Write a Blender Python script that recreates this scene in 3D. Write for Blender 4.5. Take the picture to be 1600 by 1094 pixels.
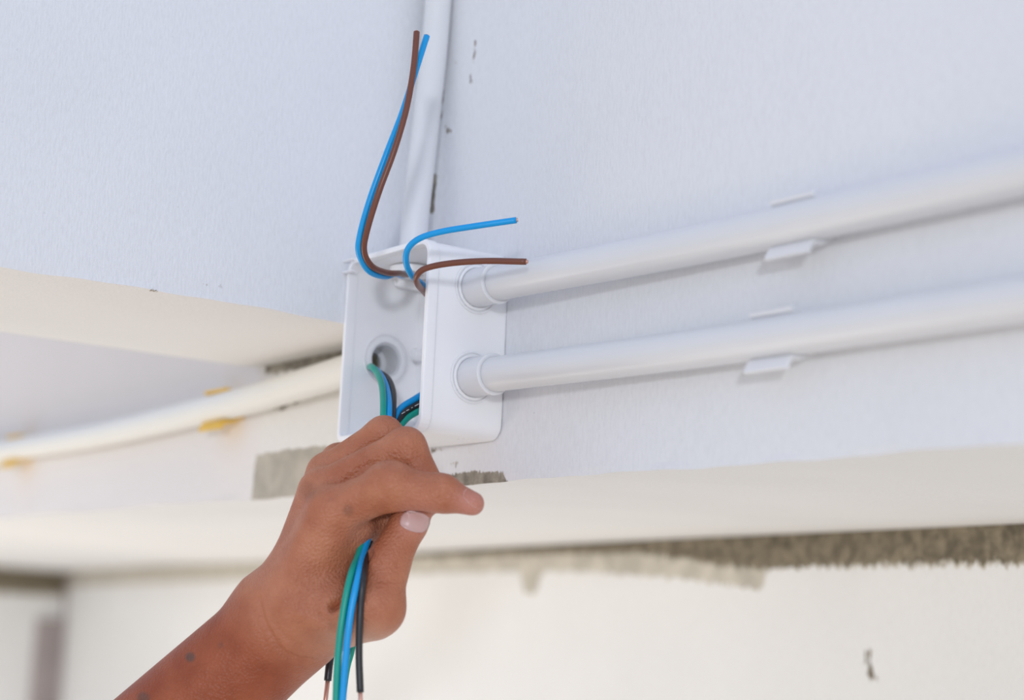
import bpy, bmesh, math, random
import numpy as np
from mathutils import Vector, Matrix
from mathutils.bvhtree import BVHTree

for o in list(bpy.data.objects): bpy.data.objects.remove(o)
scene = bpy.context.scene
COL = scene.collection

# ------------------------------------------------------------------ camera
F = 2602.0; CX, CY = 800.0, 547.0          # focal length in pixels of the 1600x1094 frame
def _n(v): return v/np.linalg.norm(v)
_v1 = _n(np.array([-1950., -343., -F])); _v2 = np.array([3575., -589., -F])
_X = -_v1; _Y = _n(_v2-np.dot(_v2, _X)*_X); _Z = np.cross(_X, _Y)
R = np.array([_X, _Y, _Z])                 # camera axes -> room axes (x along the long beam, y into it, z up)
def ray(px, py): return R@np.array([px-CX, -(py-CY), -F])/F
def P(px, py, d): return ray(px, py)*d
def hit(px, py, ax, val):
    r = ray(px, py); return r*(val/r[ax])
def proj(w):
    c = R.T@np.asarray(w, float); return np.array([CX+F*c[0]/-c[2], CY-F*c[1]/-c[2]])

cd = bpy.data.cameras.new('camera'); cam = bpy.data.objects.new('camera', cd); COL.objects.link(cam)
cam.matrix_world = Matrix([[*R[0], 0], [*R[1], 0], [*R[2], 0], [0, 0, 0, 1]])
cd.sensor_width = 36; cd.lens = 36*F/1600; cd.clip_start = .02; cd.clip_end = 60
cd.dof.use_dof = True; cd.dof.focus_distance = .735; cd.dof.aperture_fstop = 5.0
scene.camera = cam

# ------------------------------------------------------------------ light
w = bpy.data.worlds.new('daylight'); scene.world = w; w.use_nodes = True
nt = w.node_tree; nt.nodes.clear()
out = nt.nodes.new('ShaderNodeOutputWorld'); bg = nt.nodes.new('ShaderNodeBackground')
tc = nt.nodes.new('ShaderNodeTexCoord'); sp = nt.nodes.new('ShaderNodeSeparateXYZ'); rp = nt.nodes.new('ShaderNodeValToRGB')
mr = nt.nodes.new('ShaderNodeMapRange'); mr.inputs[1].default_value = -1; mr.inputs[2].default_value = 1
nt.links.new(tc.outputs['Generated'], sp.inputs[0]); nt.links.new(sp.outputs['Z'], mr.inputs[0])
nt.links.new(mr.outputs[0], rp.inputs[0]); nt.links.new(rp.outputs[0], bg.inputs[0]); nt.links.new(bg.outputs[0], out.inputs[0])
e = rp.color_ramp.elements
e[0].position = 0; e[0].color = (.57, .545, .52, 1)
e[1].position = 1; e[1].color = (.62, .72, 1.0, 1)
k = e.new(.42); k.color = (.98, .93, .87, 1)
k = e.new(.56); k.color = (.74, .82, 1.0, 1)
bg.inputs[1].default_value = .86

def aim(o, d): o.rotation_euler = Vector(d).to_track_quat('-Z', 'Y').to_euler()
sl = bpy.data.lights.new('daylight_sun', 'SUN'); so = bpy.data.objects.new('daylight_sun', sl); COL.objects.link(so)
a = math.radians(11); aim(so, R@np.array([0.02, -math.sin(a), -math.cos(a)]))
sl.energy = .78; sl.angle = math.radians(3.8); sl.color = (.90, .94, 1.0)
al = bpy.data.lights.new('warm_fill_light', 'AREA'); ao = bpy.data.objects.new('warm_fill_light', al); COL.objects.link(ao)  # added fill from lower left, warming undersides and left bay; no lamp there
ao.location = (-1.7, -.15, -.85); aim(ao, (.1, .7, .8)); al.size = .8; al.energy = 6.4; al.color = (1, .91, .82)

vs = scene.view_settings
vs.view_transform = 'Standard'; vs.look = 'None'; vs.gamma = 1; vs.use_curve_mapping = False; vs.exposure = 0.0

# ------------------------------------------------------------------ helpers
def tag(o, label=None, cat=None, group=None, kind=None):
    if label: o['label'] = label
    if cat: o['category'] = cat
    if group: o['group'] = group
    if kind: o['kind'] = kind
    return o
def empty(name, loc, *a, **k):
    o = bpy.data.objects.new(name, None); COL.objects.link(o); o.location = loc; o.empty_display_size = .01
    return tag(o, *a, **k)
def link(name, me, m, parent=None, smooth=True):
    o = bpy.data.objects.new(name, me); COL.objects.link(o)
    if m is not None: me.materials.append(m)
    if smooth: me.polygons.foreach_set('use_smooth', [True]*len(me.polygons))
    if parent is not None:
        o.parent = parent; o.matrix_parent_inverse = Matrix.Translation(parent.location).inverted()
    return o
def mesh(name, v, f, m, parent=None, smooth=True):
    me = bpy.data.meshes.new(name); me.from_pydata([tuple(map(float, p)) for p in v], [], [tuple(map(int, q)) for q in f]); me.update()
    return link(name, me, m, parent, smooth)
def from_bm(name, bm, m, parent=None, smooth=False):
    bmesh.ops.recalc_face_normals(bm, faces=bm.faces)
    me = bpy.data.meshes.new(name); bm.to_mesh(me); bm.free()
    return link(name, me, m, parent, smooth)
def catmull(pts, n=10):
    p = np.array(pts, float); p = np.vstack([2*p[0]-p[1], p, 2*p[-1]-p[-2]]); o = []
    for i in range(1, len(p)-2):
        for t in np.linspace(0, 1, n, endpoint=False):
            o.append(.5*((2*p[i])+(-p[i-1]+p[i+1])*t+(2*p[i-1]-5*p[i]+4*p[i+1]-p[i+2])*t*t+(-p[i-1]+3*p[i]-3*p[i+1]+p[i+2])*t**3))
    o.append(p[-2]); return np.array(o)
def tube_data(path, r, seg=16, caps=True):
    path = np.array(path, float); n = len(path); rr = np.full(n, r) if np.isscalar(r) else np.array(r, float)
    T = np.gradient(path, axis=0); T /= np.linalg.norm(T, axis=1)[:, None]
    u = np.cross(T[0], [.3, .2, .93]); u /= np.linalg.norm(u); V = []
    for i in range(n):
        u = u-np.dot(u, T[i])*T[i]; u /= np.linalg.norm(u); v = np.cross(T[i], u)
        for k in range(seg):
            a = 2*math.pi*k/seg; V.append(path[i]+rr[i]*(math.cos(a)*u+math.sin(a)*v))
    Fc = [(i*seg+k, i*seg+(k+1) % seg, (i+1)*seg+(k+1) % seg, (i+1)*seg+k) for i in range(n-1) for k in range(seg)]
    if caps: Fc += [tuple(range(seg))[::-1], tuple((n-1)*seg+k for k in range(seg))]
    return V, Fc
def lathe(name, prof, axis, origin, m, parent=None, seg=48, closed=False, auto=True):
    """prof: (distance along axis, radius) pairs"""
    ax = np.array(axis, float); ax /= np.linalg.norm(ax); u = np.cross(ax, [0, 0, 1.0] if abs(ax[2]) < .9 else [1., 0, 0]); u /= np.linalg.norm(u); v = np.cross(ax, u)
    V = []; n = len(prof)
    for s, r in prof:
        for k in range(seg):
            a = 2*math.pi*k/seg; V.append(np.array(origin)+ax*s+r*(math.cos(a)*u+math.sin(a)*v))
    rg = range(n) if closed else range(n-1)
    Fc = [(i*seg+k, i*seg+(k+1) % seg, ((i+1) % n)*seg+(k+1) % seg, ((i+1) % n)*seg+k) for i in rg for k in range(seg)]
    if not closed: Fc += [tuple(range(seg))[::-1], tuple((n-1)*seg+k for k in range(seg))]
    o = mesh(name, V, Fc, m, parent, smooth=True)
    bm = bmesh.new(); bm.from_mesh(o.data); bmesh.ops.recalc_face_normals(bm, faces=bm.faces)
    for ed in bm.edges:
        if len(ed.link_faces) == 2 and ed.calc_face_angle(0) > .6: ed.smooth = False
    bm.to_mesh(o.data); bm.free()
    return o

# ------------------------------------------------------------------ materials
def mat(name, col, rough=.5, spec=.5, bump=None, sss=0, var=None):
    m = bpy.data.materials.new(name); m.use_nodes = True; t = m.node_tree; b = t.nodes['Principled BSDF']
    b.inputs['Base Color'].default_value = (*col, 1); b.inputs['Roughness'].default_value = rough
    b.inputs['Specular IOR Level'].default_value = spec
    N = t.nodes.new; L = t.links.new
    c = N('ShaderNodeTexCoord')
    nz = N('ShaderNodeTexNoise'); nz.inputs['Scale'].default_value = (var or (60, .06))[0]; nz.inputs['Detail'].default_value = 4
    L(c.outputs['Object'], nz.inputs['Vector'])
    mx = N('ShaderNodeMix'); mx.data_type = 'RGBA'
    am = (var or (60, .06))[1]
    mx.inputs[6].default_value = (*[x*(1-am) for x in col], 1); mx.inputs[7].default_value = (*[min(1, x*(1+am)) for x in col], 1)
    L(nz.outputs[0], mx.inputs[0]); L(mx.outputs[2], b.inputs['Base Color'])
    if bump:
        n2 = N('ShaderNodeTexNoise'); n2.inputs['Scale'].default_value = bump[0]; n2.inputs['Detail'].default_value = 3
        bp = N('ShaderNodeBump'); bp.inputs['Strength'].default_value = bump[1]; bp.inputs['Distance'].default_value = bump[2]
        L(c.outputs['Object'], n2.inputs['Vector']); L(n2.outputs[0], bp.inputs['Height']); L(bp.outputs[0], b.inputs['Normal'])
    return m

def milky(m, sc):
    b = m.node_tree.nodes['Principled BSDF']; b.inputs['Subsurface Weight'].default_value = .5; b.inputs['Subsurface Radius'].default_value = (1, .95, .9); b.inputs['Subsurface Scale'].default_value = sc
def plaster(name, base, grime=(.30, .27, .22), bare=(.47, .43, .36), fleck=.12, stretch=(1, 1, .25), amp_a=.006, amp_b=.002):
    """painted render: base paint, fine brushed texture, bare concrete (sd_b) and grime (sd_a) showing where the paint is missing"""
    m = bpy.data.materials.new(name); m.use_nodes = True; t = m.node_tree; b = t.nodes['Principled BSDF']
    b.inputs['Roughness'].default_value = .75; b.inputs['Specular IOR Level'].default_value = .25
    N = t.nodes.new; L = t.links.new
    c = N('ShaderNodeTexCoord')
    mp = N('ShaderNodeMapping'); mp.inputs['Scale'].default_value = stretch; L(c.outputs['Object'], mp.inputs[0])
    def noise(sc, det=4, src=None, rough=.55):
        n = N('ShaderNodeTexNoise'); n.inputs['Scale'].default_value = sc; n.inputs['Detail'].default_value = det; n.inputs['Roughness'].default_value = rough
        L(src or c.outputs['Object'], n.inputs['Vector']); return n.outputs[0]
    def mathn(op, x, y=None, z=None):
        n = N('ShaderNodeMath'); n.operation = op
        for i, q in enumerate((x, y, z)):
            if q is None: continue
            if isinstance(q, (int, float)): n.inputs[i].default_value = q
            else: L(q, n.inputs[i])
        return n.outputs[0]
    def rng(x, a, b_, c_=0, d=1):
        n = N('ShaderNodeMapRange'); n.interpolation_type = 'SMOOTHSTEP'
        for i, q in enumerate((x, a, b_, c_, d)):
            if isinstance(q, (int, float)): n.inputs[i].default_value = q
            else: L(q, n.inputs[i])
        return n.outputs[0]
    def mix(f, x, y):
        n = N('ShaderNodeMix'); n.data_type = 'RGBA'
        if isinstance(f, (int, float)): n.inputs[0].default_value = f
        else: L(f, n.inputs[0])
        for i, q in ((6, x), (7, y)):
            if isinstance(q, tuple): n.inputs[i].default_value = (*q, 1)
            else: L(q, n.inputs[i])
        return n.outputs[2]
    big = noise(5, 3); fine = noise(900, 3, mp.outputs[0]); med = noise(60, 5)
    paint = mix(rng(big, .3, .7), tuple(x*.975 for x in base), tuple(min(1, x*1.02) for x in base))
    paint = mix(mathn('MULTIPLY', rng(fine, .35, .75), .17), paint, tuple(x*.72 for x in base))
    paint = mix(mathn('MULTIPLY', mathn('MULTIPLY', rng(noise(420, 2), .72, .78), rng(med, .5, .62)), fleck*3), paint, tuple(x*.5 for x in base))
    rag = mathn('SUBTRACT', noise(800, 3, mp.outputs[0], .6), .5)
    rag2 = mathn('SUBTRACT', noise(170, 4), .5)
    ga = N('ShaderNodeAttribute'); ga.attribute_name = 'sd_a'; gb = N('ShaderNodeAttribute'); gb.attribute_name = 'sd_b'
    ga2 = N('ShaderNodeAttribute'); ga2.attribute_name = 'soft'
    va = mathn('ADD', ga.outputs['Fac'], mathn('MULTIPLY', rag, amp_a)); va = mathn('ADD', va, mathn('MULTIPLY', rag2, amp_a))
    vb = mathn('ADD', gb.outputs['Fac'], mathn('ADD', mathn('MULTIPLY', rag2, amp_b*2), mathn('MULTIPLY', rag, amp_b)))
    fa = rng(va, -.0006, .0006, 1, 0); fb = rng(vb, -.0005, .0005, 1, 0)
    barec = mix(rng(med, .3, .7), tuple(x*.85 for x in bare), tuple(min(1, x*1.15) for x in bare))
    grimec = mix(rng(noise(120, 6, None, .65), .3, .72), tuple(x*.62 for x in grime), tuple(min(1, x*1.5) for x in grime))
    colr = mix(fb, paint, barec); colr = mix(fa, colr, grimec)
    L(colr, b.inputs['Base Color'])
    h = mathn('ADD', mathn('MULTIPLY', fine, .5), mathn('MULTIPLY', noise(260, 4), .7))
    h = mathn('SUBTRACT', h, mathn('MULTIPLY', mathn('MAXIMUM', fa, fb), .5))
    h = mathn('ADD', h, mathn('MULTIPLY', mathn('MULTIPLY', fa, noise(1500, 3)), 1.2))
    bp = N('ShaderNodeBump'); bp.inputs['Strength'].default_value = .6; bp.inputs['Distance'].default_value = .0008
    L(h, bp.inputs['Height']); L(bp.outputs[0], b.inputs['Normal'])
    return m

M_beam = plaster('white_beam_paint', (.80, .81, .84))
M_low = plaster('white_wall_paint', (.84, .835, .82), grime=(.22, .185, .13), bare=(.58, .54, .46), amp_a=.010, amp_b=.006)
M_soffit = plaster('cream_underside_bounce', (.89, .88, .865), fleck=.08)  # warm bounce light under the beams put into a lighter, creamier colour
M_bay = plaster('pinkish_bay_paint', (.80, .765, .745))
M_patch = plaster('worn_grey_white_paint', (.80, .78, .745), fleck=.16)
M_left = plaster('white_cross_beam_paint', (.80, .815, .85))
M_pvc = mat('white_conduit_plastic', (.75, .755, .775), .32, .5, (300, .05, .0003), var=(30, .02))
M_box = mat('white_box_plastic', (.91, .91, .935), .34, .5, (500, .04, .0002), var=(30, .015))
M_cream = mat('cream_conduit_plastic', (.84, .82, .76), .36, .5, (300, .05, .0003), var=(30, .02)); milky(M_pvc, .0025); milky(M_cream, .0025); milky(M_box, .0018)
M_blue = mat('blue_wire_insulation', (.0, .33, .76), .33, .5, var=(200, .05))
M_brown = mat('brown_wire_insulation', (.17, .055, .032), .35, .5, var=(200, .08))
M_green = mat('green_wire_insulation', (.0, .33, .25), .35, .5, var=(200, .06))
M_black = mat('black_wire_insulation', (.022, .022, .026), .36, .5, var=(200, .1))
M_copper = mat('copper', (.72, .40, .32), .35, .5, var=(300, .1)); M_copper.node_tree.nodes['Principled BSDF'].inputs['Metallic'].default_value = .6
M_yellow = mat('yellow_clip_plastic', (.80, .50, .06), .45)
M_screw = mat('screw_metal', (.55, .55, .58), .4); M_screw.node_tree.nodes['Principled BSDF'].inputs['Metallic'].default_value = .5
M_print = mat('pale_print_ink', (.6, .6, .6), .6)
M_dark = mat('dark_strip', (.36, .31, .30), .8, var=(12, .2))

# ------------------------------------------------------------------ setting
YB = .448; ZB = .0645; XL = -.690; ZL = .1412; XF = -.862
def poly_sd(P2, poly):
    """signed distance (negative inside) of points P2 (n,2) to polygon"""
    poly = np.array(poly, float); d = np.full(len(P2), 1e9); ins = np.zeros(len(P2), bool)
    for i in range(len(poly)):
        a = poly[i]; b = poly[(i+1) % len(poly)]; ab = b-a; t = np.clip(((P2-a)@ab)/(ab@ab), 0, 1)
        d = np.minimum(d, np.linalg.norm(P2-a-t[:, None]*ab, axis=1))
        c = ((a[1] > P2[:, 1]) != (b[1] > P2[:, 1])) & (P2[:, 0] < (b[0]-a[0])*(P2[:, 1]-a[1])/(b[1]-a[1]+1e-12)+a[0]); ins ^= c
    return np.where(ins, -d, d)
def coords(*segs):
    o = []
    for a, b, st in segs: o += list(np.arange(a, b-1e-9, st))
    return np.array(o+[segs[-1][1]])
def grid(U, V, fn):
    """dense sheet: fn(u,v)->(x,y,z)"""
    Vv = [fn(u, v) for v in V for u in U]; nu = len(U)
    Fc = [(j*nu+i, j*nu+i+1, (j+1)*nu+i+1, (j+1)*nu+i) for j in range(len(V)-1) for i in range(nu-1)]
    return Vv, Fc
def merge(*parts):
    V = []; Fc = []
    for v, f in parts:
        k = len(V); V += list(v); Fc += [tuple(k+i for i in q) for q in f]
    return V, Fc
def wob(x, s=0): return (math.sin(x*31+s)+.6*math.sin(x*83+2.1*s+1)+.4*math.sin(x*197+s*3))*.0004
def add_sd(o, name, vals): 
    at = o.data.attributes.new(name, 'FLOAT', 'POINT'); at.data.foreach_set('value', np.asarray(vals, np.float32))
def clean(o, d=1e-5):
    bm = bmesh.new(); bm.from_mesh(o.data); bmesh.ops.remove_doubles(bm, verts=bm.verts, dist=d); bmesh.ops.recalc_face_normals(bm, faces=bm.faces); bm.to_mesh(o.data); bm.free()
def pxpoly(pts, ax, val, keep): return [[hit(x, y, ax, val)[k] for k in keep] for x, y in pts]

def paint_slots(o, ms, fn):
    for m in ms: o.data.materials.append(m)
    for p in o.data.polygons: p.material_index = fn(p.center, p.normal)

# long beam: painted face (y = YB) and underside (z = ZB)
Ux = coords((-4.2, -1.5, .1), (-1.5, -.2, .0035), (-.2, .9, .05))
Vz = coords((ZB, .36, .0035), (.36, .9, .03)); Vy = coords((YB, .80, .012), (.80, 2.2, .1))
face = grid(Ux, Vz, lambda x, z: (x, YB+(wob(x, 1) if z < ZB+.002 else 0)+.0006*math.sin(x*9+z*13), z+(wob(x) if z < ZB+.002 else 0)))
soff = grid(Ux, Vy, lambda x, y: (x, y+(wob(x, 1)+.0006*math.sin(x*9+ZB*13) if y < YB+.002 else 0), ZB+(wob(x) if y < YB+.002 else .0012*math.sin(x*7+y*11)*(y < 2))))
x0, x1, y1, z1 = -4.2, .9, 2.2, .9
back = ([(x0, YB, ZB), (x1, YB, ZB), (x1, y1, ZB), (x0, y1, ZB), (x0, YB, z1), (x1, YB, z1), (x1, y1, z1), (x0, y1, z1)],
        [(4, 5, 6, 7), (0, 3, 7, 4), (1, 5, 6, 2), (2, 6, 7, 3)])
V, Fc = merge(face, soff, back)
o = mesh('wall_right', V, Fc, M_beam, None, False); clean(o); tag(o, kind='structure')
VV = np.array([v.co for v in o.data.vertices]); onf = (VV[:, 1] < YB+.003)
Q = VV[:, [0, 2]]; k2 = (0, 2)
def mn(*a): return np.minimum.reduce(a)
A = [pxpoly(q, 1, YB, k2) for q in (
    [(672, 742), (700, 744), (740, 738), (786, 742), (790, 756), (668, 762)],
    [(414, 545), (560, 505), (560, 566), (414, 587)], [(414, 628), (470, 612), (500, 606), (495, 618), (440, 640), (414, 640)],
    [(668, 700), (690, 697), (692, 704), (668, 708)], [(700, 726), (712, 720), (715, 727)],
    [(672, 268), (684, 268), (678, 335), (667, 335)], [(694, 0), (704, 0), (700, 60), (690, 90)], [(690, 130), (696, 120), (690, 190), (685, 190)],
    [(694, 196), (706, 200), (707, 210), (697, 208)], [(744, 58), (748, 60), (742, 100), (738, 98)], [(737, 110), (741, 112), (738, 135), (734, 133)],
    [(712, 96), (717, 95), (716, 104), (711, 103)], [(628, 205), (634, 205), (630, 235), (625, 235)])]
sd = np.minimum.reduce([poly_sd(Q, a) for a in A])
paint_slots(o, (M_soffit, M_bay, M_patch), lambda c, n: 1 if abs(n[2]) > .7 and c[2] < .1 else (2 if c[0] < -.8515 and abs(n[1]) > .5 and c[1] < .5 else (3 if c[0] < -.70 and abs(n[1]) > .5 and c[2] < .2 and c[1] < .5 else 0)))
sd = np.minimum(sd, poly_sd(Q, A[0])*1.4-.0016); sd = np.where(onf, sd+.0006, .05)
Bp = [pxpoly(q, 1, YB, k2) for q in ([(400, 712), (440, 704), (560, 690), (560, 780), (392, 800)],)]
sdb = np.minimum.reduce([poly_sd(Q, a) for a in Bp]); sdb = np.where(onf, sdb, .05)
add_sd(o, 'sd_a', sd); add_sd(o, 'sd_b', sdb)

# cross beam coming towards the camera on the left
Uy = coords((-.9, .10, .05), (.10, YB+.0005, .0035)); Vz2 = coords((ZL, .42, .0035), (.42, .9, .03)); Vx2 = coords((XF, XL, .010))
w2 = lambda y: wob(y, 4)*1.1
f1 = grid(Uy, Vz2, lambda y, z: (XL+(w2(y)*.6 if z < ZL+.001 else 0), y, z+(w2(y) if z < ZL+.001 else 0)))
s1 = grid(Uy, Vx2, lambda y, x: (x+(w2(y)*.6 if x > XL-.001 else 0), y, ZL+(w2(y) if x > XL-.001 else 0)))
b1 = ([(XF, -.9, ZL), (XF, YB+.0005, ZL), (XF, YB+.0005, .9), (XF, -.9, .9), (XL, -.9, ZL), (XL, -.9, .9), (XL, YB+.0005, .9)], [(0, 1, 2, 3), (0, 4, 5, 3), (2, 3, 5, 6)])
V, Fc = merge(f1, s1, b1); o = mesh('wall_left', V, Fc, M_left, None, False); clean(o); tag(o, kind='structure')
VV = np.array([v.co for v in o.data.vertices]); Q = VV[:, [1, 2]]; onf = VV[:, 0] > XL-.003
A = [pxpoly(q, 0, XL, (1, 2)) for q in ([(236, 452), (252, 453), (250, 458), (238, 457)], [(20, 412), (50, 417), (48, 420), (20, 416)], [(318, 440), (326, 440), (326, 447), (318, 447)],
      [(334, 441), (350, 438), (352, 449), (336, 450)])]
sd = np.minimum.reduce([poly_sd(Q, a) for a in A]); paint_slots(o, (M_soffit,), lambda c, n: 1 if abs(n[2]) > .7 and c[2] < .2 else 0); add_sd(o, 'sd_a', np.where(onf, sd+.0009, .05)); add_sd(o, 'sd_b', np.full(len(VV), .05))

# lower wall, standing back under the long beam and slightly out of line with it
def ylow(x): return .727-.2*(x+.537)
XC = -3.10; s_ = math.sqrt(1.04)
Ul = coords((XC, -1.7, .05), (-1.7, .1, .006), (.1, .9, .05)); Vl = coords((-1.6, -.12, .06), (-.12, ZB, .004))
fl = grid(Ul, Vl, lambda x, z: (x, ylow(x), z))
bl = ([(XC, ylow(XC), -1.6), (.9, ylow(.9), -1.6), (.9, ylow(.9)+.2, -1.6), (XC, ylow(XC)+.2, -1.6), (XC, ylow(XC), ZB), (.9, ylow(.9), ZB), (.9, ylow(.9)+.2, ZB), (XC, ylow(XC)+.2, ZB)],
      [(0, 1, 2, 3), (4, 5, 6, 7), (0, 3, 7, 4), (1, 2, 6, 5), (2, 3, 7, 6)])
V, Fc = merge(fl, bl); o = mesh('wall_lower', V, Fc, M_low, None, False); clean(o); tag(o, kind='structure')
def hitlow(px, py):
    r = ray(px, py); t = (.727-.2*.537)/(r[1]+.2*r[0]); return r*t
def lp(pts): return [[hitlow(x, y)[0]*s_, hitlow(x, y)[2]] for x, y in pts]
VV = np.array([v.co for v in o.data.vertices]); Q = np.stack([VV[:, 0]*s_, VV[:, 2]], 1)
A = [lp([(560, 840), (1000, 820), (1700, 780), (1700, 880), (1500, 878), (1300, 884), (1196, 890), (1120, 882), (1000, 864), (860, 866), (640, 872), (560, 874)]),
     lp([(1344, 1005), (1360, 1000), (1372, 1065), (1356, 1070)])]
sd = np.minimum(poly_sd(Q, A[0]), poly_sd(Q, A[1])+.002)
Bp = [lp([(60, 840), (1000, 820), (1700, 780), (1700, 882), (1200, 889), (1190, 924), (1168, 918), (1060, 903), (900, 893), (848, 893), (836, 928), (820, 926), (812, 893), (640, 897), (135, 915), (60, 915)])]
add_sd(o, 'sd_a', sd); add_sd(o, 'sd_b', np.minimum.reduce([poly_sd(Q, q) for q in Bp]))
# the return wall in the far corner
cx_, cy_ = XC, ylow(XC); dx_, dy_ = .301, -.954
U = coords((0, 1.2, .05)); Vq = coords((-1.6, -.2, .1), (-.2, ZB, .012))
fr = grid(U, Vq, lambda u, z: (cx_+dx_*u, cy_+dy_*u, z))
b2 = ([(cx_+dx_*u+q*-.19, cy_+dy_*u-q*.06, z) for z in (-1.6, ZB) for q in (0, 1) for u in (0, 1.2)], [(0, 1, 3, 2), (4, 5, 7, 6), (0, 2, 6, 4), (1, 3, 7, 5), (2, 3, 7, 6)])
V, Fc = merge(fr, b2); o = mesh('wall_far', V, Fc, M_low, None, False); clean(o); tag(o, kind='structure')
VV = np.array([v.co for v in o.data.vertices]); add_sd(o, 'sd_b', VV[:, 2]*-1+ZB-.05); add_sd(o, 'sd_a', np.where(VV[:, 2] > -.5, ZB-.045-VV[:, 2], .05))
# dark strip running down the corner
def hitret(px, py):
    n = np.array([-dy_, dx_, 0]); r = ray(px, py); return r*(np.dot(n, [cx_, cy_, 0])/np.dot(n, r))
bm = bmesh.new()
for (xa, xb, za, zb) in ((98, 128, 893, 1260), (58, 98, 968, 1260)):
    pa, pb = hitret(xa, 950), hitret(xb, 950); zt = hitret(xb, za)[2]; zt = min(zt, ZB-.002); zl = -1.55
    nrm = np.array([dy_, -dx_, 0]); th = .02
    vs_ = [bm.verts.new((q[0]+nrm[0]*t, q[1]+nrm[1]*t, z)) for z in (zl, zt) for q, t in ((pa, .002), (pb, .002), (pb, -th), (pa, -th))]
    for q in ((0, 1, 2, 3), (4, 5, 6, 7), (0, 1, 5, 4), (1, 2, 6, 5), (2, 3, 7, 6), (3, 0, 4, 7)): bm.faces.new([vs_[i] for i in q])
o = from_bm('trim_1', bm, M_dark); tag(o, kind='structure')

# ------------------------------------------------------------------ junction box
BX0, BX1, BY0, BY1, BZ0, BZ1 = -.6895, -.617, .4035, YB, .0835, .1715
HL = np.array([-.688, .4275, .1254]); HR = [np.array([-.617, .4305, .1523]), np.array([-.617, .4305, .1106])]; HT = np.array([-.6685, .4275, .1715])
box = empty('junction_box', ((BX0+BX1)/2, BY1, BZ0), 'open white square plastic junction box fixed in the corner under the two beams', 'junction box')
def rrect(xa, xb, za, zb, r, n=6):
    r0 = r
    o = []
    for cx, cz, a0 in ((xb-r, zb-r, 0), (xa+r, zb-r, 90), (xa+r, za+r, 180), (xb-r, za+r, 270)):
        r = r0*(.4 if a0 == 180 else 1)
        if a0 == 180: cx, cz = xa+r, za+r
        for i in range(n+1):
            a = math.radians(a0+90*i/n); o.append((cx+r*math.cos(a), cz+r*math.sin(a)))
    return o
def shell(y0, y1, yi, t, r, grow=0):
    bm = bmesh.new(); L = []
    for g, y in ((grow, y1), (grow, y0), (grow-t, y0), (grow-t, yi)):
        L.append([bm.verts.new((x, y, z)) for x, z in rrect(BX0-g if g <= 0 else BX0-g*.0, BX1+g, BZ0-g, BZ1+g, max(.0008, r+g))])
    n = len(L[0])
    for a, b in zip(L, L[1:]):
        for i in range(n): bm.faces.new((a[i], a[(i+1) % n], b[(i+1) % n], b[i]))
    return bm, L
bm, L = shell(BY0+.0055, BY1, BY1-.0025, .0022, .0075)
bm.faces.new(L[0]); bm.faces.new(L[3])
body = from_bm('body', bm, M_box, box)
# knockout holes cut through the walls
def cutter(c, ax, r, half=.006):
    b = bmesh.new(); bmesh.ops.create_cone(b, cap_ends=True, segments=48, radius1=r, radius2=r, depth=2*half)
    rot = Vector((0, 0, 1)).rotation_difference(Vector(ax)).to_matrix().to_4x4()
    b.transform(Matrix.Translation(Vector(c))@rot); me = bpy.data.meshes.new('c'); b.to_mesh(me); b.free()
    o = bpy.data.objects.new('c', me); COL.objects.link(o); return o
cuts = [cutter(HL, (1, 0, 0), .0085), cutter(HR[0], (1, 0, 0), .0070), cutter(HR[1], (1, 0, 0), .0070), cutter(HT, (0, 0, 1), .0065)]
for c in cuts:
    md = body.modifiers.new('b', 'BOOLEAN'); md.operation = 'DIFFERENCE'; md.object = c; md.solver = 'EXACT'
bpy.context.view_layer.update()
me = bpy.data.meshes.new_from_object(body.evaluated_get(bpy.context.evaluated_depsgraph_get()))
body.modifiers.clear(); body.data = me
for c in cuts: bpy.data.objects.remove(c)
bm = bmesh.new(); bm.from_mesh(me)
for f in bm.faces: f.smooth = True
for ed in bm.edges:
    if len(ed.link_faces) == 2 and ed.calc_face_angle(0) > .5: ed.smooth = False
bm.to_mesh(me); bm.free()
# front rim, a little proud of the body
bm, L = shell(BY0, BY0+.0056, BY0+.0056, .0026, .0075, .0006)
n = len(L[0])
for i in range(n): bm.faces.new((L[3][i], L[3][(i+1) % n], L[0][(i+1) % n], L[0][i]))
bmesh.ops.recalc_face_normals(bm, faces=bm.faces)
rim = from_bm('rim', bm, M_box, box)
bv = rim.modifiers.new('bevel', 'BEVEL'); bv.width = .0005; bv.segments = 2; bv.limit_method = 'ANGLE'
# knockout rings
def ring(c, ax, r, w, h, parent=box, m=M_box, name='knockout_ring', seg=48):
    return lathe(name, [(0, r), (h, r), (h*1.2, r+w*.3), (h*1.2, r+w*.7), (h, r+w), (0, r+w)], ax, c, m, parent, seg, closed=True)
ring((HL[0]+.0006, HL[1], HL[2]), (1, 0, 0), .0087, .0026, .0008)
ring((HL[0]+.0006, HL[1], HL[2]), (1, 0, 0), .0122, .0008, .0006)
for h in HR:
    ring((h[0]-.0001, h[1], h[2]), (1, 0, 0), .0092, .0014, .0009); ring((h[0]-.0001, h[1], h[2]), (1, 0, 0), .0112, .0009, .0006)
# screw posts in the corners and moulded pegs on the back wall
for x, z, ln in ((BX1-.0075, BZ1-.0075, .030), (BX0+.0068, BZ0+.0072, .030), (BX0+.0068, BZ1-.0068, .018)):
    lathe('screw_post', [(0, .0034), (ln-.0012, .0031), (ln, .0026), (ln, .0012), (ln-.006, .0012)], (0, -1, 0), (x, BY1-.002, z), M_box, box, 24)
lathe('moulded_peg', [(0, .0032), (.008, .0031), (.009, .0025)], (0, -1, 0), (BX0+.0115, BY1-.002, .1285), M_box, box, 20)
lathe('moulded_peg', [(0, .0026), (.006, .0024), (.007, .0018)], (0, -1, 0), (-.650, BY1-.002, .128), M_box, box, 20)
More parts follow.
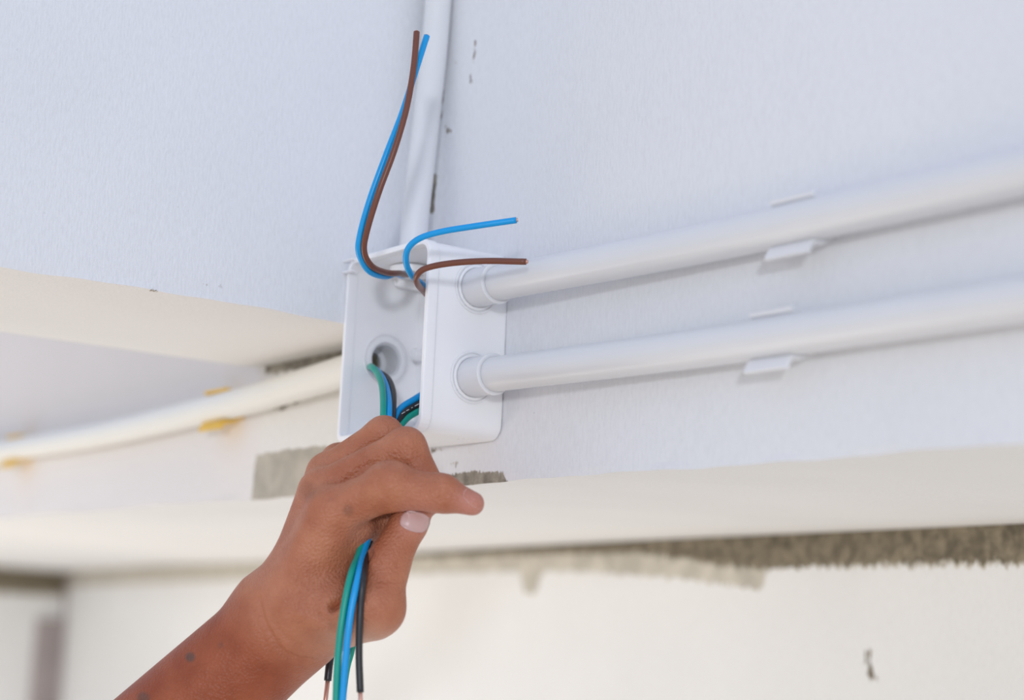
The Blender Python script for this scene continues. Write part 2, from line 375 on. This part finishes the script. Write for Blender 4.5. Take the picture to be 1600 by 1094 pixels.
# three moulded dots under the box
bm = bmesh.new()
for i in range(3):
    c = P(716+8*i, 686, 1); c = c*((BZ0)/c[2]); bmesh.ops.create_uvsphere(bm, u_segments=10, v_segments=6, radius=.0005, matrix=Matrix.Translation((c[0], c[1], BZ0)))
from_bm('moulded_dots', bm, M_box, box, True)
# two small rail stubs where the lid clips on, top left
for z in (BZ1-.0005, BZ1-.0062):
    bm = bmesh.new(); bmesh.ops.create_cube(bm, size=1, matrix=Matrix.Translation((BX0+.004, BY0-.0012, z))@Matrix.Diagonal((.0085, .0026, .0010, 1)))
    bmesh.ops.bevel(bm, geom=bm.edges[:], offset=.0003, segments=2, affect='EDGES'); from_bm('lid_catch', bm, M_box, box)

# ------------------------------------------------------------------ conduits
def hollow(path, r, t, name, m, parent, seg=40):
    V1, F1 = tube_data(path, r, seg, False); V2, F2 = tube_data(path, r-t, seg, False); k = len(V1); n = len(path)
    Fc = F1+[tuple(k+i for i in q[::-1]) for q in F2]
    for i in range(seg):
        j = (i+1) % seg; Fc.append((i, k+i, k+j, j)); b = (n-1)*seg; Fc.append((b+i, b+j, k+b+j, k+b+i))
    return mesh(name, V1+V2, Fc, m, parent)
def connector(h, parent, ln=.0170, r=.0091):
    prof = [(-.0035, .0072), (-.0035, r-.0012), (-.0012, r-.0012), (0, r-.0002), (.0008, r), (ln-.0012, r-.0002), (ln-.0012, r+.0004), (ln, r+.0004), (ln+.0002, r-.0002), (ln, .0081), (ln, .0072)]
    c = lathe('connector_sleeve', prof, (1, 0, 0), h, M_pvc, parent, 48, closed=True)
    return c
RP = .0079
cond = []
for h, lab, yend in ((HR[0], 'upper of the two white round conduits running right along the beam', .4385), (HR[1], 'lower of the two white round conduits running right along the beam', .4385)):
    t = empty('conduit', tuple(h), lab, 'conduit', 'conduits leaving the right side of the box')
    pts = catmull([(h[0]+.004, h[1], h[2]), (h[0]+.04, h[1]+.0012, h[2]-.0002), (h[0]+.10, h[1]+.005, h[2]-.0006), (h[0]+.17, YB-RP-.0024, h[2]-.001), (h[0]+.26, YB-RP-.0022, h[2]-.001), (.25, YB-RP-.0022, h[2]-.001), (.85, YB-RP-.0022, h[2]-.001)], 8)
    hollow(pts, RP, .0014, 'pipe', M_pvc, t); connector(h, t); cond.append(t)
# conduit going up in the corner
t = empty('conduit', tuple(HT), 'white vertical conduit rising from the box top in the corner between the beams', 'conduit')
up = [(HT[0], HT[1], HT[2]+.003), (HT[0]-.0005, HT[1]+.001, .20), (-.6740, .4350, .25), (-.6765, .4396, .31), (-.6765, .4405, .45), (-.6765, .4405, .88)]
hollow(catmull(up, 8), .0068, .0013, 'pipe', M_pvc, t)
lathe('locking_nut', [(-.0062, .0062), (-.0062, .0105), (-.0030, .0108), (-.0024, .0098), (-.0021, .0062)], (0, 0, 1), HT, M_box, t, 32, closed=True)
# conduit leaving the far side and running along the next bay
t = empty('conduit', (HL[0]-.002, HL[1], HL[2]), 'cream white conduit crossing the bay left of the box, held by yellow clips', 'conduit')
lf = [(HL[0]-.0155, HL[1], HL[2])]+[tuple(hit(*p, 1, y)) for p, y in (((530, 583), .434), ((400, 622), .438), ((320, 642), .4378), ((160, 679), .4378), ((0, 706), .4378))]
q = np.array(lf[-1]); lf += [tuple(q+np.array([-.5, 0, -.001])), tuple(q+np.array([-1.6, 0, -.003]))]
hollow(catmull(lf, 10), .0083, .0014, 'pipe', M_cream, t)
lathe('connector_sleeve', [(-.0125, .0088), (.0030, .0088), (.0036, .0084), (.0036, .0077), (-.0080, .0074), (-.0084, .0052), (-.0105, .0050), (-.0125, .0060)], (1, 0, 0), (HL[0]-.0036, HL[1], HL[2]), M_pvc, t, 48, closed=True)
lfp = catmull(lf, 10)

def clip(x, yc, zc, r, m, label, group, width=.022, back_=102, lip=.0042):
    """open snap-in saddle: a block on the wall and two springy jaws that hold the pipe, their lips flaring outwards"""
    t = empty('pipe_clip', (x, YB, zc), label, 'pipe clip', group)
    th = .0018
    A_ = [math.radians(q) for q in np.linspace(-back_, back_, 33)]
    cen = [(yc+(r+th/2)*math.cos(q), zc+(r+th/2)*math.sin(q)) for q in A_]
    for sgn, q in ((-1, A_[0]), (1, A_[-1])):
        y0, z0 = yc+(r+th/2)*math.cos(q), zc+(r+th/2)*math.sin(q); ext = []
        lp_ = lip if sgn < 0 else lip*.3
        for k in (1, 2, 3): ext.append((y0-lp_*.22*k, z0+sgn*lp_*.30*k*(.5+.25*k)))
        cen = ext[::-1]+cen if sgn < 0 else cen+ext
    cen = np.array(cen); T = np.gradient(cen, axis=0); T /= np.linalg.norm(T, axis=1)[:, None]; Nn = np.stack([-T[:, 1], T[:, 0]], 1)
    V = []; n = len(cen)
    for s in (-1, 1):
        for k in (-.5, .5):
            for q, nn in zip(cen, Nn): V.append((x+s*width/2, min(q[0]+k*th*nn[0], YB-.0001), q[1]+k*th*nn[1]))
    Fc = []
    for i in range(n-1):
        Fc += [(i, i+1, 2*n+i+1, 2*n+i), (n+i, 3*n+i, 3*n+i+1, n+i+1), (i, n+i, n+i+1, i+1), (2*n+i, 2*n+i+1, 3*n+i+1, 3*n+i)]
    Fc += [(0, 2*n, 3*n, n), (n-1, 2*n-1, 4*n-1, 3*n-1)]
    o = mesh('saddle', V, Fc, m, t, False); clean(o); b = o.modifiers.new('bevel', 'BEVEL'); b.width = .0005; b.segments = 2; b.limit_method = 'ANGLE'
    bm = bmesh.new(); bmesh.ops.create_cube(bm, size=1, matrix=Matrix.Translation((x, (YB+yc+r)/2, zc))@Matrix.Diagonal((width, max(.001, YB-yc-r), .013, 1))); from_bm('base', bm, m, t)
    return t
xc1 = hit(1238, 372, 1, .436)[0]; xc2 = hit(1205, 560, 1, .436)[0]
clip(xc1, YB-RP-.0022, HR[0][2]-.001, RP, M_pvc, 'white saddle clip holding the upper right conduit to the beam', 'white saddle clips')
clip(xc2, YB-RP-.0022, HR[1][2]-.001, RP, M_pvc, 'white saddle clip holding the lower right conduit to the beam', 'white saddle clips')
for px, lab in ((340, 'yellow plastic clip on the left conduit, nearer the box'), (25, 'yellow plastic clip on the left conduit, at the left frame edge')):
    i = int(np.argmin([abs(proj(q)[0]-px) for q in lfp])); q = lfp[i]
    clip(q[0], q[1], q[2], .0083, M_yellow, lab, 'yellow conduit clips', width=.028)

# ------------------------------------------------------------------ person's hand and forearm
def C3(px, py, d): return np.array([(px-CX)/F*d, -(py-CY)/F*d, d])
def build_hand(h=.0009):
    lo = np.array([C3(-60, 0, .72)[0], C3(0, 1420, .72)[1], .655]); hi = np.array([C3(785, 0, .70)[0], C3(0, 620, .72)[1], .790])
    n = np.ceil((hi-lo)/h).astype(int)+1
    gx, gy, gz = [lo[i]+h*np.arange(n[i], dtype=np.float32) for i in range(3)]
    BIG = .03
    def new(): return np.full(n, BIG, np.float32)
    def prim(a, b, ra, rb, sc=1.0):
        """tapered capsule; sc squashes it along the viewing depth"""
        m = max(ra, rb)+.016
        l = np.minimum(a, b)-m; u = np.maximum(a, b)+m
        i0 = np.clip(((l-lo)/h).astype(int), 0, n-1); i1 = np.clip(((u-lo)/h).astype(int)+1, 1, n)
        if np.any(i1 <= i0): return None
        X = gx[i0[0]:i1[0], None, None]-a[0]; Y = gy[None, i0[1]:i1[1], None]-a[1]; Z = (gz[None, None, i0[2]:i1[2]]-a[2])/sc
        ba = (b-a)/np.array([1, 1, sc]); bb = float(ba@ba)+1e-12
        t = np.clip((X*ba[0]+Y*ba[1]+Z*ba[2])/bb, 0, 1)
        d = np.sqrt((X-t*ba[0])**2+(Y-t*ba[1])**2+(Z-t*ba[2])**2)-(ra+(rb-ra)*t)
        return tuple(slice(p, q) for p, q in zip(i0, i1)), d.astype(np.float32)
    def smin(a, b, k):
        hh = np.clip(k-np.abs(a-b), 0, None)/k
        return np.minimum(a, b)-hh*hh*k*.25
    def group(prims, k):
        f = new()
        for p in prims:
            r = prim(C3(*p[0]), C3(*p[1]), p[2]*.001, p[3]*.001, p[4] if len(p) > 4 else 1.0)
            if r is None: continue
            s, d = r; f[s] = smin(f[s], np.minimum(d, BIG), k*.001)
        return f
    HW, IM, MM, RM, PM = (440, 948, .716), (520, 800, .700), (503, 768, .716), (512, 740, .733), (530, 722, .748)
    palm = group([
        ((452, 972, .716), (-85, 1461, .735), 23.2, 31.5, .84),
        ((420, 932, .724), (408, 944, .726), 10.5, 10), ((565, 856, .719), (625, 812, .717), 6, 6),
        ((445, 965, .716), (470, 935, .714), 22, 17, .9),
        ((462, 920, .705), IM, 12.5, 11.0), ((455, 915, .716), MM, 12.0, 10.2), ((462, 915, .730), RM, 11.5, 9.6), ((475, 920, .742), PM, 10.5, 8.8),
        ((500, 915, .712), (560, 826, .706), 12.5, 6.8), ((520, 880, .722), (590, 790, .720), 11, 9),       # palm muscle towards the thumb
        ((475, 955, .703), (582, 952, .694), 13.5, 11.6), ((520, 985, .706), (585, 962, .703), 7, 9.5),      # thumb root
        ((470, 975, .712), (535, 965, .712), 15, 10),
    ], 9)
    index = group([(IM, (607, 762, .694), 9.6, 9.2), ((607, 762, .694), (690, 771, .690), 9.3, 7.7), ((690, 771, .690), (738, 787, .688), 7.4, 5.1), ((607, 757, .692), (612, 757, .692), 9.6, 9.6)], 4)
    middle = group([(MM, (634, 700, .712), 8.8, 8.4), ((634, 700, .712), (672, 772, .708), 8.6, 7.6), ((672, 772, .708), (628, 815, .716), 7.3, 6.6)], 3.5)
    ring_ = group([(RM, (600, 680, .730), 8.2, 8.0), ((600, 680, .730), (652, 738, .727), 8.0, 7.2), ((652, 738, .727), (628, 790, .730), 7, 6.4)], 3.5)
    pinky = group([(PM, (600, 708, .746), 7.4, 6.8), ((600, 708, .746), (640, 752, .742), 6.8, 6.2), ((640, 752, .742), (620, 795, .742), 6.2, 5.6)], 3.5)
    thumb = group([((560, 955, .694), (590, 950, .693), 10.8, 11.2), ((590, 950, .693), (603, 886, .699), 11.0, 9.2), ((603, 886, .699), (640, 816, .704), 9.2, 7.6), ((640, 816, .704), (650, 800, .705), 7.4, 6.4)], 4)
    f = palm
    for g, k in ((index, 3.0), (middle, 2.4), (ring_, 2.4), (pinky, 2.4), (thumb, 2.2)): f = smin(f, g, k*.001)
    # surface nets
    s = f < 0
    cs = s[:-1, :-1, :-1].astype(np.int8)
    tot = sum(s[i:n[0]-1+i, j:n[1]-1+j, k:n[2]-1+k].astype(np.int8) for i in (0, 1) for j in (0, 1) for k in (0, 1))
    act = (tot > 0) & (tot < 8); idx = -np.ones(act.shape, np.int64); ijk = np.argwhere(act); idx[act] = np.arange(len(ijk))
    acc = np.zeros((len(ijk), 3)); cnt = np.zeros(len(ijk))
    off = [(i, j, k) for i in (0, 1) for j in (0, 1) for k in (0, 1)]
    fv = {o_: f[ijk[:, 0]+o_[0], ijk[:, 1]+o_[1], ijk[:, 2]+o_[2]].astype(float) for o_ in off}
    for a in off:
        for ax in range(3):
            if a[ax]: continue
            b = list(a); b[ax] = 1; b = tuple(b); fa, fb = fv[a], fv[b]; c = (fa < 0) != (fb < 0)
            t = np.where(c, fa/(fa-fb+1e-12), 0); p = np.tile(np.array(a, float), (len(ijk), 1)); p[:, ax] = t
            acc[c] += p[c]; cnt[c] += 1
    v = lo+h*(ijk+acc/cnt[:, None]); quads = []
    for ax in range(3):
        sl_a = [slice(1, -1)]*3; sl_a[ax] = slice(0, -1); sl_b = [slice(1, -1)]*3; sl_b[ax] = slice(1, None)
        c = s[tuple(sl_a)] != s[tuple(sl_b)]; pos = np.argwhere(c); base = pos.copy()
        for d_ in range(3):
            if d_ != ax: base[:, d_] += 1
        flip = s[tuple(sl_a)][c]; u1, u2 = [(1, 2), (2, 0), (0, 1)][ax]
        def cell(a, b):
            q = base.copy(); q[:, u1] -= a; q[:, u2] -= b; return idx[q[:, 0], q[:, 1], q[:, 2]]
        q = np.stack([cell(1, 1), cell(0, 1), cell(0, 0), cell(1, 0)], 1); q[~flip] = q[~flip][:, ::-1]; quads.append(q)
    quads = np.concatenate(quads); quads = quads[(quads >= 0).all(1)]
    return v, quads
HV, HQ = build_hand()
# creases, tendons and veins: displace along the normal
me = bpy.data.meshes.new('t'); me.from_pydata(HV.tolist(), [], HQ.tolist()); me.update()
bm = bmesh.new(); bm.from_mesh(me)
for _ in range(3): bmesh.ops.smooth_vert(bm, verts=bm.verts, factor=.5, use_axis_x=True, use_axis_y=True, use_axis_z=True)
bm.normal_update(); bmesh.ops.recalc_face_normals(bm, faces=bm.faces); bm.normal_update()
HV = np.array([v.co for v in bm.verts]); HN = np.array([v.normal for v in bm.verts]); bm.free()
px = np.stack([CX+F*HV[:, 0]/HV[:, 2], CY-F*HV[:, 1]/HV[:, 2]], 1); facing = np.clip(-HN[:, 2], 0, 1)
disp = np.zeros(len(HV))
def feat(pts, wpx, amp):
    """amp in mm, negative = groove"""
    global disp
    d = np.full(len(HV), 1e9); pts = catmull(pts, 6)
    for a, b in zip(pts, pts[1:]):
        ab = b-a; t = np.clip(((px-a)@ab)/(ab@ab+1e-9), 0, 1); d = np.minimum(d, np.linalg.norm(px-a-t[:, None]*ab, axis=1))
    disp += 1.6*amp*.001*np.exp(-(d/wpx)**2)*np.sqrt(facing)
FE = [([(404, 935), (410, 965), (428, 1000), (452, 1025), (500, 1036)], 5, -.8), ([(414, 930), (424, 965), (444, 992), (470, 1008)], 4, -.35), ([(396, 945), (402, 975), (418, 1008)], 4, -.3),
      ([(575, 862), (556, 895), (537, 928), (520, 948)], 7, -2.2), ([(500, 960), (530, 985), (545, 1000)], 4, -.3), ([(556, 890), (542, 922), (518, 952)], 5, -1.3), ([(482, 985), (510, 1010)], 4, -.25),
      ([(585, 872), (600, 885), (622, 884)], 4, -.5), ([(588, 884), (602, 894), (618, 892)], 3.5, -.3), ([(586, 906), (606, 908), (624, 906)], 4, -.3),
      ([(455, 905), (463, 860), (480, 820)], 13, .7), ([(480, 780), (475, 760)], 14, .6), ([(608, 738), (612, 752)], 12, .5), ([(588, 738), (592, 765), (604, 778)], 4, -.3),
      ([(505, 712), (540, 694), (575, 678)], 5, -.35), ([(500, 760), (545, 725), (585, 700), (630, 672)], 5, -.3), ([(686, 745), (690, 762), (688, 782)], 4, -.35), ([(680, 745), (683, 760)], 3.5, -.25),
      ([(636, 688), (640, 702), (637, 716)], 8, .5), ([(520, 775), (560, 735), (590, 722)], 6, -.5), ([(530, 850), (560, 812)], 12, .5), ([(640, 702), (652, 720)], 4, -.3),
      ([(470, 960), (510, 978)], 12, .6), ([(700, 768), (712, 772)], 4, -.2)]
for q in FE: feat(*q)
HV = HV+HN*disp[:, None]
HWd = np.stack([HV[:, 0], HV[:, 1], -HV[:, 2]], 1)@R.T      # camera space -> room space
skin = bpy.data.materials.new('skin'); skin.use_nodes = True; t = skin.node_tree; b = t.nodes['Principled BSDF']; N = t.nodes.new; Lk = t.links.new
b.inputs['Roughness'].default_value = .42; b.inputs['Specular IOR Level'].default_value = .4
b.inputs['Subsurface Weight'].default_value = .05; b.inputs['Subsurface Radius'].default_value = (1, .35, .2); b.inputs['Subsurface Scale'].default_value = .003
at = N('ShaderNodeAttribute'); at.attribute_name = 'tan'; at2 = N('ShaderNodeAttribute'); at2.attribute_name = 'rosy'; at3 = N('ShaderNodeAttribute'); at3.attribute_name = 'ink'
tcn = N('ShaderNodeTexCoord')
def mx(f, x, y):
    n_ = N('ShaderNodeMix'); n_.data_type = 'RGBA'; Lk(f, n_.inputs[0])
    for i, q in ((6, x), (7, y)):
        if isinstance(q, tuple): n_.inputs[i].default_value = (*q, 1)
        else: Lk(q, n_.inputs[i])
    return n_.outputs[2]
nz = N('ShaderNodeTexNoise'); nz.inputs['Scale'].default_value = 70; nz.inputs['Detail'].default_value = 5; Lk(tcn.outputs['Object'], nz.inputs['Vector'])
r_ = N('ShaderNodeMapRange'); r_.inputs[1].default_value = .35; r_.inputs[2].default_value = .7; Lk(nz.outputs[0], r_.inputs[0])
hand_c = mx(r_.outputs[0], (.41, .135, .066), (.51, .198, .106)); arm_c = mx(r_.outputs[0], (.28, .061, .022), (.365, .095, .038))
c_ = mx(at.outputs['Fac'], hand_c, arm_c); c_ = mx(at2.outputs['Fac'], c_, (.56, .24, .185)); at4 = N('ShaderNodeAttribute'); at4.attribute_name = 'pale'; c_ = mx(at4.outputs['Fac'], c_, (.60, .32, .22)); c_ = mx(at3.outputs['Fac'], c_, (.09, .06, .05)); Lk(c_, b.inputs['Base Color'])
vo = N('ShaderNodeTexVoronoi'); vo.inputs['Scale'].default_value = 900; Lk(tcn.outputs['Object'], vo.inputs['Vector'])
wv = N('ShaderNodeTexNoise'); wv.inputs['Scale'].default_value = 700; wv.inputs['Detail'].default_value = 4; Lk(tcn.outputs['Object'], wv.inputs['Vector'])
sm = N('ShaderNodeMath'); sm.operation = 'ADD'; Lk(vo.outputs['Distance'], sm.inputs[0]); Lk(wv.outputs[0], sm.inputs[1])
bp = N('ShaderNodeBump'); bp.inputs['Strength'].default_value = .6; bp.inputs['Distance'].default_value = .0006; Lk(sm.outputs[0], bp.inputs['Height']); Lk(bp.outputs[0], b.inputs['Normal'])
HB = P(300, 1105, .722)
person = mesh('person', HWd, HQ, skin, None, True)
tag(person, 'bare left hand and tanned forearm reaching up and gripping the green, blue and black wires', 'person')
# melanin / colour attributes (tan forearm, rosy fingertips, small tattoo spots)
def sst(a, b_, x): u = np.clip((x-a)/(b_-a), 0, 1); return u*u*(3-2*u)
add_sd(person, 'tan', sst(0, 90, (-(px[:, 0]-445)*.709+(px[:, 1]-965)*.705)))
add_sd(person, 'rosy', np.maximum(sst(55, 10, np.hypot(px[:, 0]-745, px[:, 1]-792)), .6*sst(50, 15, np.hypot(px[:, 0]-655, px[:, 1]-812)))*.8)
add_sd(person, 'pale', .75*sst(60, 5, np.hypot((px[:, 0]-560)*.6, (px[:, 1]-1000)*1.3))+.4*sst(28, 5, np.abs((px[:, 1]-800)-(px[:, 0]-590)*-.2-20))*sst(40, 10, np.abs(px[:, 0]-570)))
def spot(x, y, r, s): return s*sst(r, r*.35, np.hypot(px[:, 0]-x, px[:, 1]-y))*(HN[:, 2] < 0)
add_sd(person, 'ink', np.clip(spot(297, 1027, 11, .75)+spot(224, 1091, 14, .6)+spot(345, 1008, 7, .3)+spot(544, 798, 13, .3)+spot(481, 768, 20, .22)+spot(262, 1075, 5, .15), 0, 1))
# nails laid on the finger surface
bvh = BVHTree.FromPolygons([tuple(v) for v in HWd], [tuple(map(int, q)) for q in HQ])
M_nail = mat('fingernail', (.62, .40, .38), .25, .6, var=(40, .05)); M_nail2 = mat('index_fingernail', (.62, .34, .29), .28, .5, var=(40, .05))
def nail(name, c, u, v, m, label, n=14):
    V = []; Fc = []; u = np.array(u, float); v = np.array(v, float); c = np.array(c, float)
    for j in range(n+1):
        for i in range(n+1):
            a, b_ = 2*i/n-1, 2*j/n-1; s, t_ = a*math.sqrt(1-b_*b_/2.6), b_*math.sqrt(1-a*a/2.6)
            p = c+u*s+v*t_; r = ray(*p); d = Vector(r).normalized(); loc, nr, _, _ = bvh.ray_cast(Vector((0, 0, 0)), d)
            if loc is None:
                loc, nr, _, _ = bvh.find_nearest(Vector(r*.69))
            edge = max(abs(a), abs(b_)); V.append(np.array(loc+nr*(.00045*(1-edge**6)-.0001)))
    for j in range(n):
        for i in range(n): Fc.append((j*(n+1)+i, j*(n+1)+i+1, (j+1)*(n+1)+i+1, (j+1)*(n+1)+i))
    o = mesh(name, V, Fc, m, person); o['label'] = label
    so_ = o.modifiers.new('solid', 'SOLIDIFY'); so_.thickness = .0004; so_.offset = -1
nail('thumbnail', (648, 815), (21, 7), (-7, 15), M_nail, 'pale pink thumbnail')
nail('fingernail', (741, 779), (15, 12), (6, -9), M_nail2, 'pink index fingernail')

# ------------------------------------------------------------------ wires
def wire(name, pts, r, m, label, cat='wire', group=None, bare=None, seg=14, n=10):
    path = catmull([p if isinstance(p, np.ndarray) else P(*p) for p in pts], n)
    V, Fc = tube_data(path, r*.001, seg)
    o = mesh(name, V, Fc, m); tag(o, label, cat, group)
    for en, ln in (bare or []):
        if en == 1: e0 = path[-1]; d = path[-1]-path[-2]
        else: e0 = path[0]; d = path[0]-path[1]
        d = d/np.linalg.norm(d)
        V, Fc = tube_data([e0-d*.002, e0+d*ln*.001*.5, e0+d*ln*.001], r*.001*.62, 12)
        mesh('copper_core', V, Fc, M_copper, o)['label'] = 'bare copper core at the cut end'
    return o
gU = 'wires looping up out of the box'; gR = 'wires curling right over the box edge'; gA = 'wires from the left hole'; gB = 'wires from the lower right conduit'
nx = (HT+np.array([.001, -.001, -.004])); nb = (HT+np.array([-.0025, -.001, -.004]))
up0 = (HT+np.array([.001, 0, .02])); ub0 = (HT+np.array([-.0025, 0, .02]))
wire('brown_wire', [up0, nx, (622, 427, .770), (600, 425, .755), (580, 415, .742), (569, 393, .735), (573, 362, .730), (592, 300, .727), (615, 238, .728), (633, 178, .731), (643, 128, .735), (648, 90, .738), (651, 50, .741)], 1.42, M_brown, 'brown wire standing tall above the box, its tip highest in view', 'wire', gU, [(1, .5)])
wire('blue_wire', [ub0, nb, (617, 428, .774), (600, 432, .760), (576, 423, .745), (561, 396, .736), (563, 366, .732), (578, 312, .730), (603, 243, .731), (628, 178, .735), (645, 125, .740), (656, 90, .743), (667, 56, .746)], 1.42, M_blue, 'blue wire standing tall above the box, behind the brown one', 'wire', gU, [(1, .4)])
hr = HR[0]
wire('blue_wire', [(hr+np.array([.03, .001, .002])), (hr+np.array([-.012, -.004, .003])), (674, 451, .780), (656, 441, .757), (644, 431, .741), (635, 412, .733), (637, 390, .728), (655, 373, .724), (690, 362, .721), (745, 353, .718), (807, 344, .716)], 1.40, M_blue, 'short blue wire curling right above the box, pointing right', 'wire', gR, [(1, .6)])
wire('brown_wire', [(hr+np.array([.03, -.001, -.002])), (hr+np.array([-.012, -.006, -.001])), (672, 462, .776), (659, 452, .752), (652, 443, .739), (651, 432, .731), (664, 420, .727), (700, 412, .723), (755, 408, .718), (822, 409, .713)], 1.40, M_brown, 'short brown wire curling right over the upper conduit', 'wire', gR, [(1, .8)])
# bundle from the left hole, through the fist and down in front of the palm
hl = HL
def inl(a, b, c): return hl+np.array([a, b, c])
wire('green_wire', [inl(-.05, .002, -.002), inl(-.012, -.0035, -.0035), (580, 573, .790), (590, 584, .778), (597, 604, .765), (599, 640, .748), (596, 700, .730), (584, 790, .714), (562, 862, .7000), (548, 900, .6860), (536, 960, .6810), (528, 1030, .6790), (524, 1130, .6770)], 1.55, M_green, 'green wire from the left hole, leftmost strand hanging from the fist', 'wire', gA)
wire('blue_wire', [inl(-.05, .003, 0), inl(-.012, -.002, -.004), (586, 577, .793), (597, 590, .781), (605, 610, .768), (608, 640, .750), (604, 700, .731), (590, 790, .714), (570, 858, .7010), (560, 900, .6850), (548, 958, .6800), (540, 1030, .6780), (533, 1130, .6760)], 1.50, M_blue, 'blue wire from the left hole, hanging between the green and black ones', 'wire', gA)
wire('black_wire', [inl(-.05, 0, -.003), inl(-.012, 0, -.004), (592, 582, .795), (606, 592, .785), (614, 612, .770), (614, 642, .752), (610, 700, .733), (595, 790, .723), (574, 858, .7030), (568, 900, .6850), (563, 955, .6815), (561, 1020, .6800), (563, 1082, .6780)], 1.5, M_black, 'black wire from the left hole, rightmost strand hanging from the fist', 'wire', gA, [(1, 9)])
# bundle from the lower right conduit, over the back of the palm and down behind the wrist
lr = HR[1]
def inr(a, b, c): return lr+np.array([a, b, c])
wire('blue_wire', [inr(.04, 0, .002), inr(-.006, -.004, .001), (668, 612, .772), (648, 624, .767), (626, 639, .760), (612, 664, .752), (585, 740, .740), (560, 860, .738), (553, 960, .742), (548, 1010, .742), (539, 1044, .740), (523, 1130, .738)], 1.6, M_blue, 'blue wire from the lower conduit, passing behind the hand', 'wire', gB)
bk = wire('black_wire', [inr(.04, .002, 0), inr(-.006, -.003, -.001), (668, 624, .770), (648, 635, .765), (628, 650, .757), (606, 690, .748), (575, 760, .742), (545, 880, .744), (524, 1000, .748), (516, 1030, .747), (512, 1064, .745)], 1.7, M_black, 'black wire from the lower conduit, dropping behind the wrist', 'wire', gB, [(1, 18)])
wire('green_wire', [inr(.04, -.002, 0), inr(-.006, -.003, -.004), (668, 636, .768), (650, 645, .762), (632, 658, .756), (612, 690, .747), (590, 760, .740), (566, 880, .739), (556, 980, .741), (549, 1018, .740), (541, 1050, .7385), (530, 1130, .736)], 1.5, M_green, 'green wire from the lower conduit, passing behind the hand', 'wire', gB)

# faint printing on the black wire
for (x1_, y1_, d1), (x2_, y2_, d2) in (((628, 646.5, .755), (633, 643.5, .757)), ((635, 642, .758), (639, 640, .759)), ((643, 637.5, .761), (644.5, 636.7, .7615)), ((648, 634.8, .763), (655, 631, .764))):
    V, Fc = tube_data([P(x1_, y1_, d1-.0026), P((x1_+x2_)/2, (y1_+y2_)/2, (d1+d2)/2-.0026), P(x2_, y2_, d2-.0026)], .00022, 6)
    mesh('printed_mark', V, Fc, M_print, bk)
